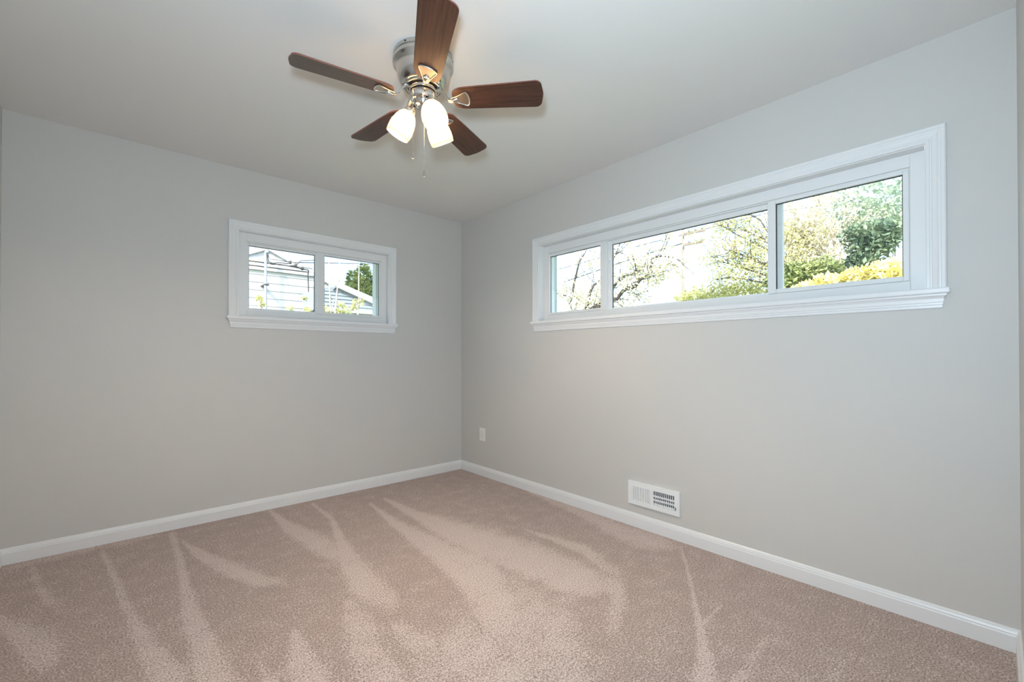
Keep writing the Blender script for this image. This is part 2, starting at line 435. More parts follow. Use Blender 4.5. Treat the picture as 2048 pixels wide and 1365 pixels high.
# ------------------------------------------------------------------ windows
# u runs along the wall (to the right as seen from inside), w is the depth outward from the inner wall face, z up
CASING = [(0, 0), (0, 0.009), (0.003, 0.011), (0.012, 0.011), (0.014, 0.0085), (0.018, 0.0085), (0.021, 0.011), (0.034, 0.013), (0.041, 0.0165),
          (0.046, 0.0165), (0.048, 0.019), (0.058, 0.0195), (0.062, 0.017), (0.064, 0.012), (0.064, 0)]
APRON = [(0, 0), (0.021, 0), (0.021, 0.008), (0.017, 0.012), (0.013, 0.020), (0.012, 0.034), (0.010, 0.036), (0.010, 0.044), (0.008, 0.046), (0.008, 0.056), (0.005, 0.059), (0, 0.059)]
def make_window(name, P, uo0, uo1, zo0, zo1, fd, sashes, jl, jr, label):
    """P(u, w, z) -> world; fd: depth of the vinyl frame's face; sashes: list of dicts"""
    root = empty(name, P((uo0+uo1)/2, 0.05, zo0))
    tag(root, label, 'window', kind='structure')
    def bx(b, u0, u1, w0, w1, z0, z1): b.box(P(u0, w0, z0), P(u1, w1, z1))
    # casing: three mitred sides
    b = MB(); rings = []
    for (cu, cz, du, dz) in ((uo0, zo0, -1, 0), (uo0, zo1, -1, 1), (uo1, zo1, 1, 1), (uo1, zo0, 1, 0)):
        rings.append([P(cu+du*t, -h, cz+dz*t) for t, h in CASING])
    b.rings(rings)
    o = b.build('casing', M['trim'], root)
    for p in o.data.polygons: p.use_smooth = False
    # stool and apron
    b = MB(); bx(b, uo0-0.073, uo1+0.073, -0.032, fd-0.0005, zo0-0.024, zo0)
    b.build('stool', M['trim'], root, bevel=0.005)
    b = MB(); e0, e1 = uo0-0.062, uo1+0.062; zt = zo0-0.024
    b.rings([[P(e0+0.021-t, -t, zt-z) for t, z in APRON], [P(e1-0.021+t, -t, zt-z) for t, z in APRON]])
    o = b.build('apron', M['trim'], root)
    for p in o.data.polygons: p.use_smooth = False
    # wood jamb lining the opening
    b = MB(); t = 0.004
    bx(b, uo0, uo0+t, 0, fd+0.03, zo0, zo1); bx(b, uo1-t, uo1, 0, fd+0.03, zo0, zo1); bx(b, uo0+t, uo1-t, 0, fd+0.03, zo1-t, zo1)
    b.build('jamb', M['trim'], root)
    # vinyl frame with a stepped inner edge
    u0, u1, z0, z1 = uo0+t, uo1-t, zo0, zo1-t
    b = MB()
    fl_, fr_ = 0.052, 0.050
    zt_, zb_ = 0.058, 0.048
    for (g, wa, wb) in ((0.0, fd, fd+0.012), (0.007, fd+0.012, fd+0.06)):
        bx(b, u0, u0+fl_+g, wa, wb, z0, z1); bx(b, u1-fr_-g, u1, wa, wb, z0, z1)
        bx(b, u0+fl_+g, u1-fr_-g, wa, wb, z1-zt_-g, z1); bx(b, u0+fl_+g, u1-fr_-g, wa, wb, z0, z0+zb_+g)
    b.build('window_frame', M['vinyl'], root, bevel=0.002)
    # outer jamb in the thickness of the wall
    b = MB(); w0, w1 = fd+0.06, WT+0.02
    bx(b, uo0, jl, w0, w1, zo0, zo1); bx(b, jr, uo1, w0, w1, zo0, zo1)
    bx(b, jl, jr, w0, w1, zo0, zo0+0.03); bx(b, jl, jr, w0, w1, zo1-0.03, zo1)
    b.build('outer_jamb', M['outer_jamb'], root)
    for s in sashes:
        g0, g1, h0, h1 = s['glass']; s0, s1, k0, k1 = s['outer']; w = s['w']; d = s['d']
        b = MB()
        bx(b, s0, g0, w, w+d, k0, k1); bx(b, g1, s1, w, w+d, k0, k1); bx(b, g0, g1, w, w+d, k0, h0); bx(b, g0, g1, w, w+d, h1, k1)
        so = b.build('sash', M['vinyl'], root, bevel=0.003)
        b = MB(); q = 0.0035; wg = w+d*0.45
        bx(b, g0, g0+q, wg, wg+0.006, h0, h1); bx(b, g1-q, g1, wg, wg+0.006, h0, h1); bx(b, g0+q, g1-q, wg, wg+0.006, h1-q, h1)
        b.build('gasket', M['gasket'], so)
        b = MB(); bx(b, g0+q, g1-q, wg+0.001, wg+0.005, h0, h1-q)
        b.build('pane', M['glass'], so)
        for (lu, lz, lw) in s.get('latch', []):
            b = MB(); bx(b, lu-lw/2, lu+lw/2, w-0.004, w+0.002, lz-0.038, lz+0.038); bx(b, lu-lw/4, lu+lw/4, w-0.009, w-0.003, lz-0.018, lz+0.012)
            b.build('latch', M['plastic'], so, bevel=0.002)
    return root

PA = lambda u, w, z: Vector((u, w, z))
PB = lambda u, w, z: Vector((w, -u, z))
make_window('window_1', PA, A_OPEN[0], A_OPEN[1], A_OPEN[2], A_OPEN[3], 0.040, [
    dict(glass=(-1.829, -1.371, 1.466, 1.920), outer=(-1.846, -1.330, 1.448, 1.942), w=0.068, d=0.026, latch=[(-1.352, 1.83, 0.016), (-1.352, 1.55, 0.016)]),
    dict(glass=(-1.304, -0.842, 1.467, 1.923), outer=(-1.362, -0.826, 1.448, 1.940), w=0.046, d=0.021),
    ], -1.865, -0.848, 'small white two-pane sliding window on the back wall')
make_window('window_2', PB, -B_OPEN[1], -B_OPEN[0], B_OPEN[2], B_OPEN[3], 0.055, [
    dict(glass=(1.142, 1.642, 1.466, 1.920), outer=(1.130, 1.694, 1.448, 1.940), w=0.058, d=0.026),
    dict(glass=(1.722, 2.770, 1.460, 1.914), outer=(1.680, 2.800, 1.448, 1.944), w=0.085, d=0.026, latch=[(1.702, 1.84, 0.018), (1.702, 1.545, 0.018)]),
    dict(glass=(2.774, 3.279, 1.471, 1.924), outer=(2.736, 3.300, 1.448, 1.940), w=0.058, d=0.026),
    ], 1.122, 3.318, 'long white three-pane sliding window on the right wall')

# ------------------------------------------------------------------ wall outlet and floor register (on wall_right)
def outlet():
    yc, zc = -0.342, 0.383
    t = tag(empty('power_outlet', (0, yc, zc)), 'white duplex power outlet on the wall near the room corner', 'power outlet')
    b = MB(); b.box((-0.006, yc-0.041, zc-0.060), (0, yc+0.041, zc+0.060)); b.build('cover_plate', M['plastic'], t, bevel=0.003)
    for s in (1, -1):
        b = MB(); z = zc+s*0.024
        pts = [(0.017*math.cos(a), max(-0.0135, min(0.0135, 0.019*math.sin(a)))) for a in [2*PI*i/24 for i in range(24)]]
        b.prism(pts, lambda u, v: Vector((-0.0055, yc+u, z+v)), lambda u, v: Vector((-0.0085, yc+u, z+v)))
        r = b.build('receptacle', M['plastic'], t)
        b = MB()
        b.box((-0.0088, yc-0.0075, z-0.001), (-0.008, yc-0.0055, z+0.008)); b.box((-0.0088, yc+0.0055, z-0.001), (-0.008, yc+0.0075, z+0.007))
        b.lathe([(0.0026, 0), (0.0026, 0.0008)], 12, Matrix.Translation((-0.008, yc, z-0.007)) @ Matrix.Rotation(-PI/2, 4, 'Y'))
        b.build('slots', M['slot'], r)
    b = MB(); b.lathe([(0.0035, 0), (0.003, 0.0015), (0.001, 0.002)], 12, Matrix.Translation((-0.0055, yc, zc)) @ Matrix.Rotation(-PI/2, 4, 'Y'))
    b.build('screw', M['steel'], t)
outlet()

def register():
    y0, y1, z0, z1 = -2.275, -1.920, 0.147, 0.295       # y1 is the left end as seen
    t = tag(empty('vent_register', (0, (y0+y1)/2, z0)), 'white metal air register low on the wall with open louvers at right', 'air vent')
    la, lb = y1-0.030, y1-0.164            # left bank
    ra, rb = y1-0.180, y1-0.322            # right bank
    h0, h1 = z0+0.030, z1-0.030
    D = 0.016
    b = MB()
    # face plate with two windows, with a rolled edge
    for (a0, a1, c0, c1) in ((y1, la, z0, z1), (lb, ra, z0, z1), (rb, y0, z0, z1), (la, lb, h1, z1), (la, lb, z0, h0), (ra, rb, h1, z1), (ra, rb, z0, h0)):
        b.box((-D, a0, c0), (-D+0.003, a1, c1))
    E = -D+0.003
    b.box((E, y1, z0), (0, y1-0.004, z1)); b.box((E, y0+0.004, z0), (0, y0, z1)); b.box((E, y1-0.004, z1-0.004), (0, y0+0.004, z1)); b.box((E, y1-0.004, z0), (0, y0+0.004, z0+0.004))
    b.build('face_plate', M['register'], t)
    b = MB(); b.box((-0.0025, y1-0.006, z0+0.006), (-0.0005, y0+0.006, z1-0.006)); b.build('duct_shade_sheet', M['slot'], t)  # near-black sheet on the solid wall, painted as the dark inside a duct
    for (a, c, ang) in ((la, lb, 1), (ra, rb, -1)):
        n = 11
        for i in range(n):
            yc = a + (c-a)*(i+0.5)/n; p = abs(c-a)/n
            b = MB()
            if ang == 1:      # slats leaning so that they overlap from this side
                b.box((-D+0.0005, yc-0.46*p, h0), (-D+0.0020, yc+0.40*p, h1)); b.box((-D-0.0012, yc-0.46*p, h0), (-D+0.0005, yc-0.30*p, h1))
            else:
                b.box((-D, yc+0.22*p, h0), (-D+0.009, yc+0.46*p, h1))
            b.build('louver', M['register'], t)
    for z in (h0+0.006, h0+0.032, h0+0.056):
        b = MB(); b.box((-D+0.0035, ra, z-0.005), (-D+0.006, rb, z+0.005)); b.build('cross_bar', M['register'], t)
    b = MB(); b.box((-D-0.010, rb-0.008, h0+0.004), (-D, rb-0.012, h0+0.022)); b.build('damper_lever', M['steel'], t, bevel=0.001)
register()

# ------------------------------------------------------------------ ceiling fan
FX, FY = -1.527, -1.861
def ceiling_fan():
    t = tag(empty('ceiling_fan', (FX, FY, H)), 'five-blade ceiling fan in brushed nickel and walnut with three lit shades', 'ceiling fan')
    T0 = Matrix.Translation((FX, FY, 0))
    b = MB(); b.lathe([(0.02, H), (0.1275, H), (0.1285, 2.436), (0.1285, 2.424), (0.126, 2.4215)], 64, T0)
    mr = b.build('mounting_ring', M['nickel'], t)
    for a in (205, 265, 325, 145):
        b = MB(); b.lathe([(0.004, 0), (0.004, 0.002), (0.002, 0.003)], 12, T0 @ Matrix.Rotation(math.radians(a), 4, 'Z') @ Matrix.Translation((0.1278, 0, 2.431)) @ Matrix.Rotation(PI/2, 4, 'Y'))
        b.build('screw', M['recess'], mr)
    b = MB(); b.lathe([(0.12, 2.4225), (0.1255, 2.4222), (0.1255, 2.419), (0.131, 2.417), (0.1315, 2.404), (0.129, 2.398), (0.121, 2.392), (0.120, 2.388), (0.1165, 2.384),
                       (0.113, 2.372), (0.111, 2.355), (0.107, 2.338), (0.100, 2.322), (0.091, 2.311), (0.084, 2.307), (0.072, 2.306)], 64, T0)
    b.build('motor_housing', M['nickel'], t)
    b = MB(); b.lathe([(0.078, 2.3065), (0.080, 2.304), (0.080, 2.300), (0.077, 2.298), (0.070, 2.298), (0.066, 2.3065)], 64, T0, caps=False)
    b.build('lower_ring', M['chrome'], t)
    b = MB(); b.lathe([(0.064, 2.308), (0.0638, 2.302)], 48, T0); b.lathe([(0.050, 2.284), (0.050, 2.277)], 48, T0); b.build('motor_gap', M['recess'], t)
    b = MB(); b.lathe([(0.058, 2.303), (0.0605, 2.301), (0.0605, 2.285), (0.058, 2.283)], 48, T0); b.build('flywheel', M['chrome'], t)
    b = MB(); b.lathe([(0.054, 2.278), (0.0555, 2.276), (0.0555, 2.252), (0.054, 2.248), (0.047, 2.244), (0.040, 2.238), (0.037, 2.226), (0.035, 2.222), (0.018, 2.219)], 48, T0)
    b.build('switch_housing', M['chrome'], t)
    # blades with their irons
    R0, R1, Z = 0.135, 0.532, 2.250
    for ang, pitch, droop in ((-47.5, -12.0, 0), (25.6, -11, 0), (96.5, -12.0, 0), (169.2, -12.5, 0), (245.6, -14.5, -5.5)):
        X = T0 @ Matrix.Rotation(math.radians(ang), 4, 'Z') @ Matrix.Translation((0, 0, Z)) @ Matrix.Rotation(math.radians(droop), 4, 'Y') @ Matrix.Rotation(math.radians(pitch), 4, 'X')
        half = []
        N = 10
        for i in range(N+1):        # rounded root
            a = PI/2*i/N; half.append((R0 + 0.055*(1-math.cos(a)), 0.022 + 0.036*math.sin(a)))
        half += [(R0+0.12, 0.061), (R0+0.25, 0.0655), (R1-0.034, 0.0700)]
        for i in range(1, N+1):
            a = PI/2*i/N; half.append((R1-0.034+0.028*math.sin(a), 0.0700-0.030*(1-math.cos(a))))
        half.append((R1-0.002, 0.018)); half.append((R1, 0.0))
        outline = half + [(u, -v) for u, v in half[::-1][1:]]
        b = MB()
        lo = [(u, v) for u, v in outline]
        b.prism(lo, lambda u, v: Vector((u, v, -0.003)), lambda u, v: Vector((u, v, 0.003)))
        for f in b.bm.faces:
            if len(f.verts) == 4: f.material_index = 1
        bl = b.build('blade', [M['walnut'], M['blade_edge']], t)
        bl.matrix_parent_inverse = Matrix(); bl.matrix_basis = Matrix.Translation((0, 0, -H)) @ Matrix.Translation((-FX, -FY, 0)) @ X
        # iron: shield plate with raised rim under the blade, S-shaped arm to the flywheel
        b = MB(); b.mi = 1
        sh = [(0.128, 0.010), (0.150, 0.016), (0.172, 0.026), (0.190, 0.035), (0.198, 0.0365), (0.2035, 0.030), (0.207, 0.018), (0.2085, 0.0)]
        shp = sh + [(u, -v) for u, v in sh[::-1][1:]]
        b.prism(shp, lambda u, v: Vector((u, v, -0.0065)), lambda u, v: Vector((u, v, -0.0030)))
        b.mi = 0
        b.loop_tube([Vector((u, v, -0.0065)) for u, v in shp], 0.0034, 8)
        b.lathe([(0.0125, -0.0115), (0.0125, -0.0062)], 20, Matrix.Translation((0.152, 0, 0)))
        mi = Matrix.Rotation(math.radians(-pitch), 4, 'X')
        path = [(0.050, 0.041), (0.066, 0.041), (0.082, 0.037), (0.096, 0.022), (0.108, 0.002), (0.120, -0.010), (0.134, -0.0125), (0.156, -0.0095)]
        rings = []
        for i, (r, z) in enumerate(path):
            k = i/(len(path)-1); tw = mi if k < 0.5 else Matrix.Identity(4)
            a_, c_ = path[max(0, i-1)], path[min(len(path)-1, i+1)]
            tx, tz = c_[0]-a_[0], c_[1]-a_[1]; l = math.hypot(tx, tz); nx_, nz_ = -tz/l, tx/l
            hw = 0.0095
            ring = [Vector((r+nx_*q, p, z+nz_*q)) for p, q in ((-hw, -0.005), (hw, -0.005), (hw, 0.005), (-hw, 0.005))]
            untw = Matrix.Rotation(math.radians(-pitch)*(1-k), 4, 'X')
            rings.append([untw @ p for p in ring])
        b.rings(rings)
        ir = b.build('blade_iron', [M['nickel'], M['plate']], bl, bevel=0.0012)
        ir.matrix_parent_inverse = Matrix(); ir.matrix_basis = Matrix()
    # three shades on short arms
    for ang in (130.0, 268.0, 10.0):
        tilt = 30
        X = T0 @ Matrix.Rotation(math.radians(ang), 4, 'Z') @ Matrix.Translation((0.048, 0, 2.226)) @ Matrix.Rotation(math.radians(-tilt), 4, 'Y')
        b = MB(); b.lathe([(0.011, 0.010), (0.013, -0.006), (0.020, -0.010), (0.0255, -0.016), (0.0265, -0.028), (0.025, -0.033)], 32, X)
        b.build('lamp_socket', M['chrome'], t)
        prof = [(0.0225, -0.0285), (0.029, -0.034), (0.0385, -0.046), (0.0465, -0.064), (0.0520, -0.086), (0.0545, -0.108), (0.0540, -0.126), (0.0515, -0.144)]
        inner = [(r-0.003, z) for r, z in prof[::-1]]
        b = MB(); b.lathe(prof+inner, 48, X, caps=False)
        sh = b.build('lamp_shade', M['frosted'], t)
        b = MB(); b.lathe([(0.010, -0.034), (0.013, -0.046), (0.021, -0.064), (0.0245, -0.080), (0.022, -0.094), (0.013, -0.103), (0.003, -0.106)], 24, X)
        b.build('light_bulb', M['bulb'], sh)
    # two pull chains, each with a clear teardrop
    for ang, r, z_top, z_bot in ((183, 0.052, 2.262, 1.984), (52, 0.044, 2.240, 1.940)):
        x, y = FX+r*math.cos(math.radians(ang)), FY+r*math.sin(math.radians(ang))
        b = MB()
        b.tube([(FX+(r-0.01)*math.cos(math.radians(ang)), FY+(r-0.01)*math.sin(math.radians(ang)), z_top+0.002), (x, y, z_top), (x, y, z_top-0.008), (x, y, z_bot+0.022)], 0.0011, 6)
        z = z_top-0.008
        while z > z_bot+0.024:
            b.lathe([(0.0004, 0.0011), (0.0016, 0), (0.0004, -0.0011)], 6, Matrix.Translation((x, y, z))); z -= 0.0045
        ch = b.build('pull_chain', M['chrome'], t)
        b = MB(); b.lathe([(0.0010, 0.023), (0.0022, 0.019), (0.0045, 0.010), (0.0068, 0.001), (0.0072, -0.004), (0.0058, -0.009), (0.0025, -0.0115), (0.0004, -0.012)], 20, Matrix.Translation((x, y, z_bot)))
        b.build('teardrop_pull', M['crystal'], ch)
    return t
ceiling_fan()

# ------------------------------------------------------------------ outdoors
GZ = -0.6
b = MB(); b.box((-30, WT, GZ-0.2), (45, 60, GZ)); b.box((WT, -40, GZ-0.2), (45, WT, GZ))
tag(b.build('ground', M['grass'], kind='structure'), 'green lawn around the house', 'lawn')
# foundation so that the walls meet the ground
b = MB(); b.box((-LA-WT, -LB-WT, GZ), (WT, WT, -0.1)); tag(b.build('room_foundation', M['siding'], kind='structure'), 'plain foundation under the room', 'foundation')

def poly_y(b, pts, y, depth):
    q = [at_y(px, py, y) for px, py in pts]
    b.prism([(p.x, p.z) for p in q], lambda u, v: Vector((u, y, v)), lambda u, v: Vector((u, y+depth, v)))

def clapboards(b, y, x0, x1, z0, z1, step, top):
    """lapped boards; top(x) caps each board"""
    z = z0
    while z < z1:
        zz = min(z+step, z1)
        xs = [x0+(x1-x0)*i/40 for i in range(41)]
        for a, c in zip(xs, xs[1:]):
            xm = (a+c)/2
            if top(xm) > z+0.02:
                ze = min(zz, top(xm))
                b.quad([(a, y-0.025, z), (c, y-0.025, z), (c, y-0.004, ze), (a, y-0.004, ze)])
                b.quad([(a, y-0.0, z), (c, y-0.0, z), (c, y-0.025, z), (a, y-0.025, z)])
        z = zz

# the white gabled house behind the small window
Y1 = 9.0
def house_white():
    pk = at_y(533, 499, Y1); rr = at_y(668, 575, Y1)
    slope = (pk.z-rr.z)/(rr.x-pk.x)
    half = 4.2
    top = lambda x: pk.z - slope*abs(x-pk.x)
    root = tag(empty('neighbor_house', (pk.x, Y1, GZ)), 'white sided house with a low gable seen through the left pane of the small window', 'house')
    b = MB()
    b.prism([(pk.x-half, GZ), (pk.x+half, GZ), (pk.x+half, top(pk.x+half)), (pk.x, pk.z), (pk.x-half, top(pk.x-half))], lambda u, v: Vector((u, Y1, v)), lambda u, v: Vector((u, Y1+3.5, v)))
    clapboards(b, Y1, pk.x-half, pk.x+half, GZ, pk.z, 0.20, top)
    b.build('siding_wall', M['siding'], root)
    for s in (-1, 1):
        b = MB(); e = pk.x+s*(half+0.3)
        b.prism([(pk.x, pk.z), (e, top(e)), (e, top(e)+0.14), (pk.x, pk.z+0.14)], lambda u, v: Vector((u, Y1-0.07, v)), lambda u, v: Vector((u, Y1+3.7, v)))
        b.build('roof_slope', M['shingle'], root)
        b = MB()
        b.prism([(pk.x, pk.z-0.02), (e, top(e)-0.02), (e, top(e)+0.15), (pk.x, pk.z+0.15)], lambda u, v: Vector((u, Y1-0.10, v)), lambda u, v: Vector((u, Y1-0.07, v)))
        b.build('rake_board', M['siding'], root)
    zs = [at_y(505, yy, Y1).z for yy in (523.5, 531.5, 539.5)]
    for i, z in enumerate(zs):
        b = MB(); b.box((pk.x-half, Y1-0.09-0.02*(2-i), z), (pk.x+1.1+0.35*i, Y1-0.02, z+0.072)); b.build('eave_board', M['siding'], root)
    return root
house_white()

# electric service mast in front of it
def service_mast():
    y = 8.6
    base = at_y(531, 640, y); top = at_y(533, 506, y)
    root = tag(empty('service_mast', (base.x, y, GZ)), 'thin grey electric service mast standing before the white siding', 'mast')
    b = MB(); b.tube([(base.x, y, GZ), (base.x, y, top.z)], 0.034, 14); b.build('conduit', M['steel'], root)
    b = MB(); b.lathe([(0.036, 0), (0.06, 0.015), (0.06, 0.05), (0.03, 0.085), (0.005, 0.095)], 20, Matrix.Translation((base.x+0.03, y, top.z-0.02))); b.build('weatherhead', M['steel'], root)
    s = at_y(532, 569.5, y); b = MB(); b.box((s.x-0.045, y-0.045, s.z-0.014), (s.x+0.065, y+0.38, s.z+0.014)); b.build('strap', M['cable'], root)
    for k, (pts, r) in enumerate([([(535,507),(536,517),(538,524),(546,527),(560,525.5),(575,528)], 0.012), ([(533,507),(534,520),(537,527),(545,529.5),(558,529),(562,529)], 0.012), ([(536,508),(538,515),(541,519),(550,519.5),(575,524)], 0.008)]):
        b = MB(); b.tube([at_y(px, py, y-0.1-0.03*k) for px, py in pts], r, 6); b.build('drip_loop', M['cable'], root)
service_mast()
INS = [(580, 525.5), (591.5, 531.5), (604.5, 538)]
for i, (px, py) in enumerate(INS):
    p = at_y(px, py, 8.2)
    o = tag(empty('insulator', p), ['dark wire insulator nearest the service mast', 'dark wire insulator in the middle of the slanting row of three', 'dark wire insulator farthest right of the slanting row of three'][i], 'insulator', 'insulators on the service wires')
    b = MB(); b.lathe([(0.012, 0.038), (0.036, 0.028), (0.036, 0.01), (0.022, 0.0), (0.036, -0.01), (0.036, -0.028), (0.012, -0.038)], 14, Matrix.Translation(p)); b.build('spool', M['cable'], o)
    b = MB(); b.tube([p+Vector((-0.055, 0, -0.03)), p+Vector((-0.055, 0, 0.045)), p+Vector((0, 0, 0.055)), p+Vector((0.05, 0, 0.035))], 0.009, 6); b.build('clevis', M['steel'], o)
def wire(name, pts, r, label, group=None, m=None):
    b = MB(); b.tube(pts, r, 6); o = b.build(name, m or M['cable'])
    return tag(o, label, 'wire', group)
wire('service_wire', [at_y(575, 528, 8.45), at_y(580, 525.5, 8.13), at_y(600, 525.5, 8.2), at_y(660, 526.4, 9), at_y(760, 529, 14)], 0.012, 'thin service wire running level across both panes of the small window', 'service wires')
wire('service_wire', [at_y(562, 529, 8.45), at_y(578, 532, 8.3), at_y(591.5, 531.5, 8.13), at_y(602, 522, 8.2), at_y(640, 520, 8.5)], 0.011, 'thin service wire rising from the middle insulator', 'service wires')
wire('downlead_cable', [at_y(562, 529.5, 8.45), at_y(590, 535, 8.2), at_y(604.5, 538, 8.14), at_y(612, 539.5, 8.4), at_y(617, 541, 8.75), at_y(616, 552, 8.8), at_y(617, 580, 8.86), at_y(617, 625, 8.86), at_y(617, 660, 8.86)], 0.016, 'thin dark cable from the rightmost insulator, then straight down the white siding', None, M['cable'])

# grey-blue gabled outbuilding behind the right pane
Y2 = 7.0
def house_blue():
    P = lambda px, py: at_y(px, py, Y2)
    pk = P(676.5, 566)
    root = tag(empty('garage_building', (pk.x, Y2, GZ)), 'grey-blue sided gable building behind the right pane of the small window', 'building')
    pts = [(638, 577), (664, 574.5), (676.5, 566), (800, 621), (800, 634), (638, 617)]
    q = [P(*p) for p in pts]
    b = MB(); b.prism([(p.x, p.z) for p in q], lambda u, v: Vector((u, Y2, v)), lambda u, v: Vector((u, Y2+1.2, v)))
    x0, x1 = q[0].x, q[3].x
    sl = (q[2].z-q[3].z)/(q[3].x-q[2].x)
    def top(x):
        if x < q[1].x: return q[0].z-0.02
        if x < q[2].x: return q[1].z + (q[2].z-q[1].z)*(x-q[1].x)/(q[2].x-q[1].x)
        return q[2].z - sl*(x-q[2].x)
    clapboards(b, Y2, x0, x1, q[5].z, pk.z, 0.085, top)
    b.build('siding_wall', M['blue_siding'], root)
    b = MB(); b.prism([(q[2].x-0.05, q[2].z), (q[3].x, q[3].z), (q[3].x, q[3].z-0.17), (q[2].x-0.05, q[2].z-0.13)], lambda u, v: Vector((u, Y2-0.12, v)), lambda u, v: Vector((u, Y2-0.03, v)))
    b.build('rake_board', M['siding'], root)
    b = MB(); b.prism([(q[1].x, q[1].z), (q[2].x, q[2].z), (q[2].x, q[2].z-0.06), (q[1].x, q[1].z-0.06)], lambda u, v: Vector((u, Y2-0.10, v)), lambda u, v: Vector((u, Y2-0.03, v)))
    b.build('rake_board', M['steel'], root)
    e0, e1 = P(650, 618.5), P(800, 631)
    zl = min(e0.z, e1.z)
    b = MB(); b.box((x0, Y2-0.25, zl-0.05), (x1, Y2-0.01, zl+0.02)); b.build('gutter', M['shingle'], root)
    b = MB(); b.box((x0, Y2, GZ), (x1, Y2+1.2, zl-0.05)); b.build('lower_wall', M['siding'], root)
house_blue()

# foliage helpers
def leaves(b, c, rad, n, size, shell=0.35):
    for _ in range(n):
        while True:
            v = Vector((random.uniform(-1, 1), random.uniform(-1, 1), random.uniform(-1, 1)))
            if shell < v.length < 1: break
        p = c + Vector((v.x*rad[0], v.y*rad[1], v.z*rad[2]))
        d = Vector((random.gauss(0, 1), random.gauss(0, 1), random.gauss(0, 1))).normalized()
        e = d.orthogonal().normalized(); e.rotate(Matrix.Rotation(random.uniform(0, 6.28), 3, d)); w = d.cross(e)
        s = size*random.uniform(0.6, 1.3)
        b.quad([p-e*s, p+w*s*0.45-d*s*0.1, p+e*s, p-w*s*0.45-d*s*0.1])
def twigs(b, p, d, length, r, depth, spread=0.6, tips=None):
    n = 4; pts = [Vector(p)]; dd = Vector(d).normalized()
    for i in range(n):
        dd = (dd + Vector((random.gauss(0, 1), random.gauss(0, 1), random.gauss(0, 1)))*0.16 + Vector((0, 0, 0.03))).normalized()
        pts.append(pts[-1]+dd*(length/n))
    b.tube(pts, [r*(1-0.55*i/n) for i in range(n+1)], 5 if depth > 1 else 4)
    if tips is not None: tips.extend(pts[2:])
    if depth <= 0: return
    for k in range(3 if depth > 1 else 2):
        i = random.randint(1, n); v = (dd + Vector((random.gauss(0, 1), random.gauss(0, 1), random.gauss(0, 1)))*spread).normalized()
        twigs(b, pts[i], v, length*random.uniform(0.5, 0.75), r*0.5, depth-1, spread, tips)

# evergreens
def evergreen(px, py_top, y, hw, label):
    top = at_y(px, py_top, y); h = top.z-GZ
    root = tag(empty('evergreen_tree', (top.x, y, GZ)), label, 'tree', 'evergreens behind the garage')
    b = MB(); b.tube([(top.x, y, GZ), (top.x, y, top.z-0.4)], [0.22, 0.03], 8); b.build('trunk', M['bark'], root)
    b = MB()
    for i in range(2600):
        k = random.random()**0.75; r = hw*(0.06+0.94*k)*random.uniform(0.55, 1.08); a = random.uniform(0, 2*PI)
        p = Vector((top.x+r*math.cos(a), y+r*math.sin(a), top.z-k*(h-1.4)*0.9))
        out = Vector((math.cos(a), math.sin(a), 0.45)); s = 0.40*random.uniform(0.5, 1.2)*(0.5+k)
        wv = out.cross(Vector((0, 0, 1))).normalized()
        for m_ in range(3):
            o_ = out.copy(); o_.rotate(Matrix.Rotation(random.uniform(-0.7, 0.7), 3, 'Z')); w_ = o_.cross(Vector((random.gauss(0, .4), random.gauss(0, .4), 1))).normalized()
            b.quad([p, p+o_*s*0.5+w_*s*0.13, p+o_*s, p+o_*s*0.5-w_*s*0.13])
    b.build('foliage', M['needle'], root, fix=False)
evergreen(706, 543, 17.5, 1.15, 'lower rounded evergreen behind the grey-blue gable, left of the tall one')
evergreen(728, 530, 14.5, 1.10, 'tall pointed evergreen behind the grey-blue gable')

# bare saplings close outside the small window
def sapling(traces, y, r0, clusters, label):
    g = traces[0][-1]; gp = at_y(*g, y)
    root = tag(empty('sapling', (gp.x, y, GZ)), label, 'sapling', 'saplings outside the small window')
    b = MB()
    for i, tr in enumerate(traces):
        pts = [at_y(px, py, y) for px, py in tr]
        if i == 0: pts.append(Vector((pts[-1].x, y, GZ)))
        n = len(pts); b.tube(pts, [r0*(0.35+0.65*k/(n-1))*(1 if i == 0 else 0.55) for k in range(n)], 7)
    b.build('stem', M['pale_bark'], root)
    b = MB()
    for (px, py, rr) in clusters:
        leaves(b, at_y(px, py, y), (rr, rr, rr), 26, 0.035, 0.0)
    b.build('leaves', M['leaf_lime'], root, fix=False)
sapling([[(658, 520), (658.5, 568), (660, 600), (661.5, 626), (662, 640)], [(658.7, 575), (662, 600)]], 3.6, 0.018, [(651, 620, .06), (662, 628, .05), (641, 608, .05)], 'thin pale sapling stem leftmost in the right pane of the small window')
sapling([[(680, 520), (676.5, 560), (673.5, 590), (671.5, 612), (670, 640)], [(687, 543), (684, 555), (677, 563)], [(668, 598), (664, 615), (661, 630)]], 3.3, 0.020, [(683, 608, .06), (690, 619, .05), (676, 622, .05)], 'forked brown sapling second from left in the right pane of the small window')
sapling([[(718.5, 525), (717.5, 560), (718, 600), (716.5, 620), (715, 640)], [(721, 596), (719, 612), (716, 625)], [(716, 606), (706, 614), (700, 625)]], 3.4, 0.018, [(714, 606, .08), (722, 604, .06), (700, 622, .07), (708, 615, .05)], 'pale sapling with lime leaf tufts before the evergreens')
sapling([[(613, 600), (618, 616), (621, 640)]], 3.2, 0.010, [(614, 620, .05), (580, 616, .05), (609, 597, .03)], 'low leafy shoot at the lower right of the left pane')
sapling([[(519, 592), (521, 606), (524, 640)]], 3.2, 0.010, [(519, 598, .05), (526, 611, .05)], 'low leafy shoot in front of the service mast')

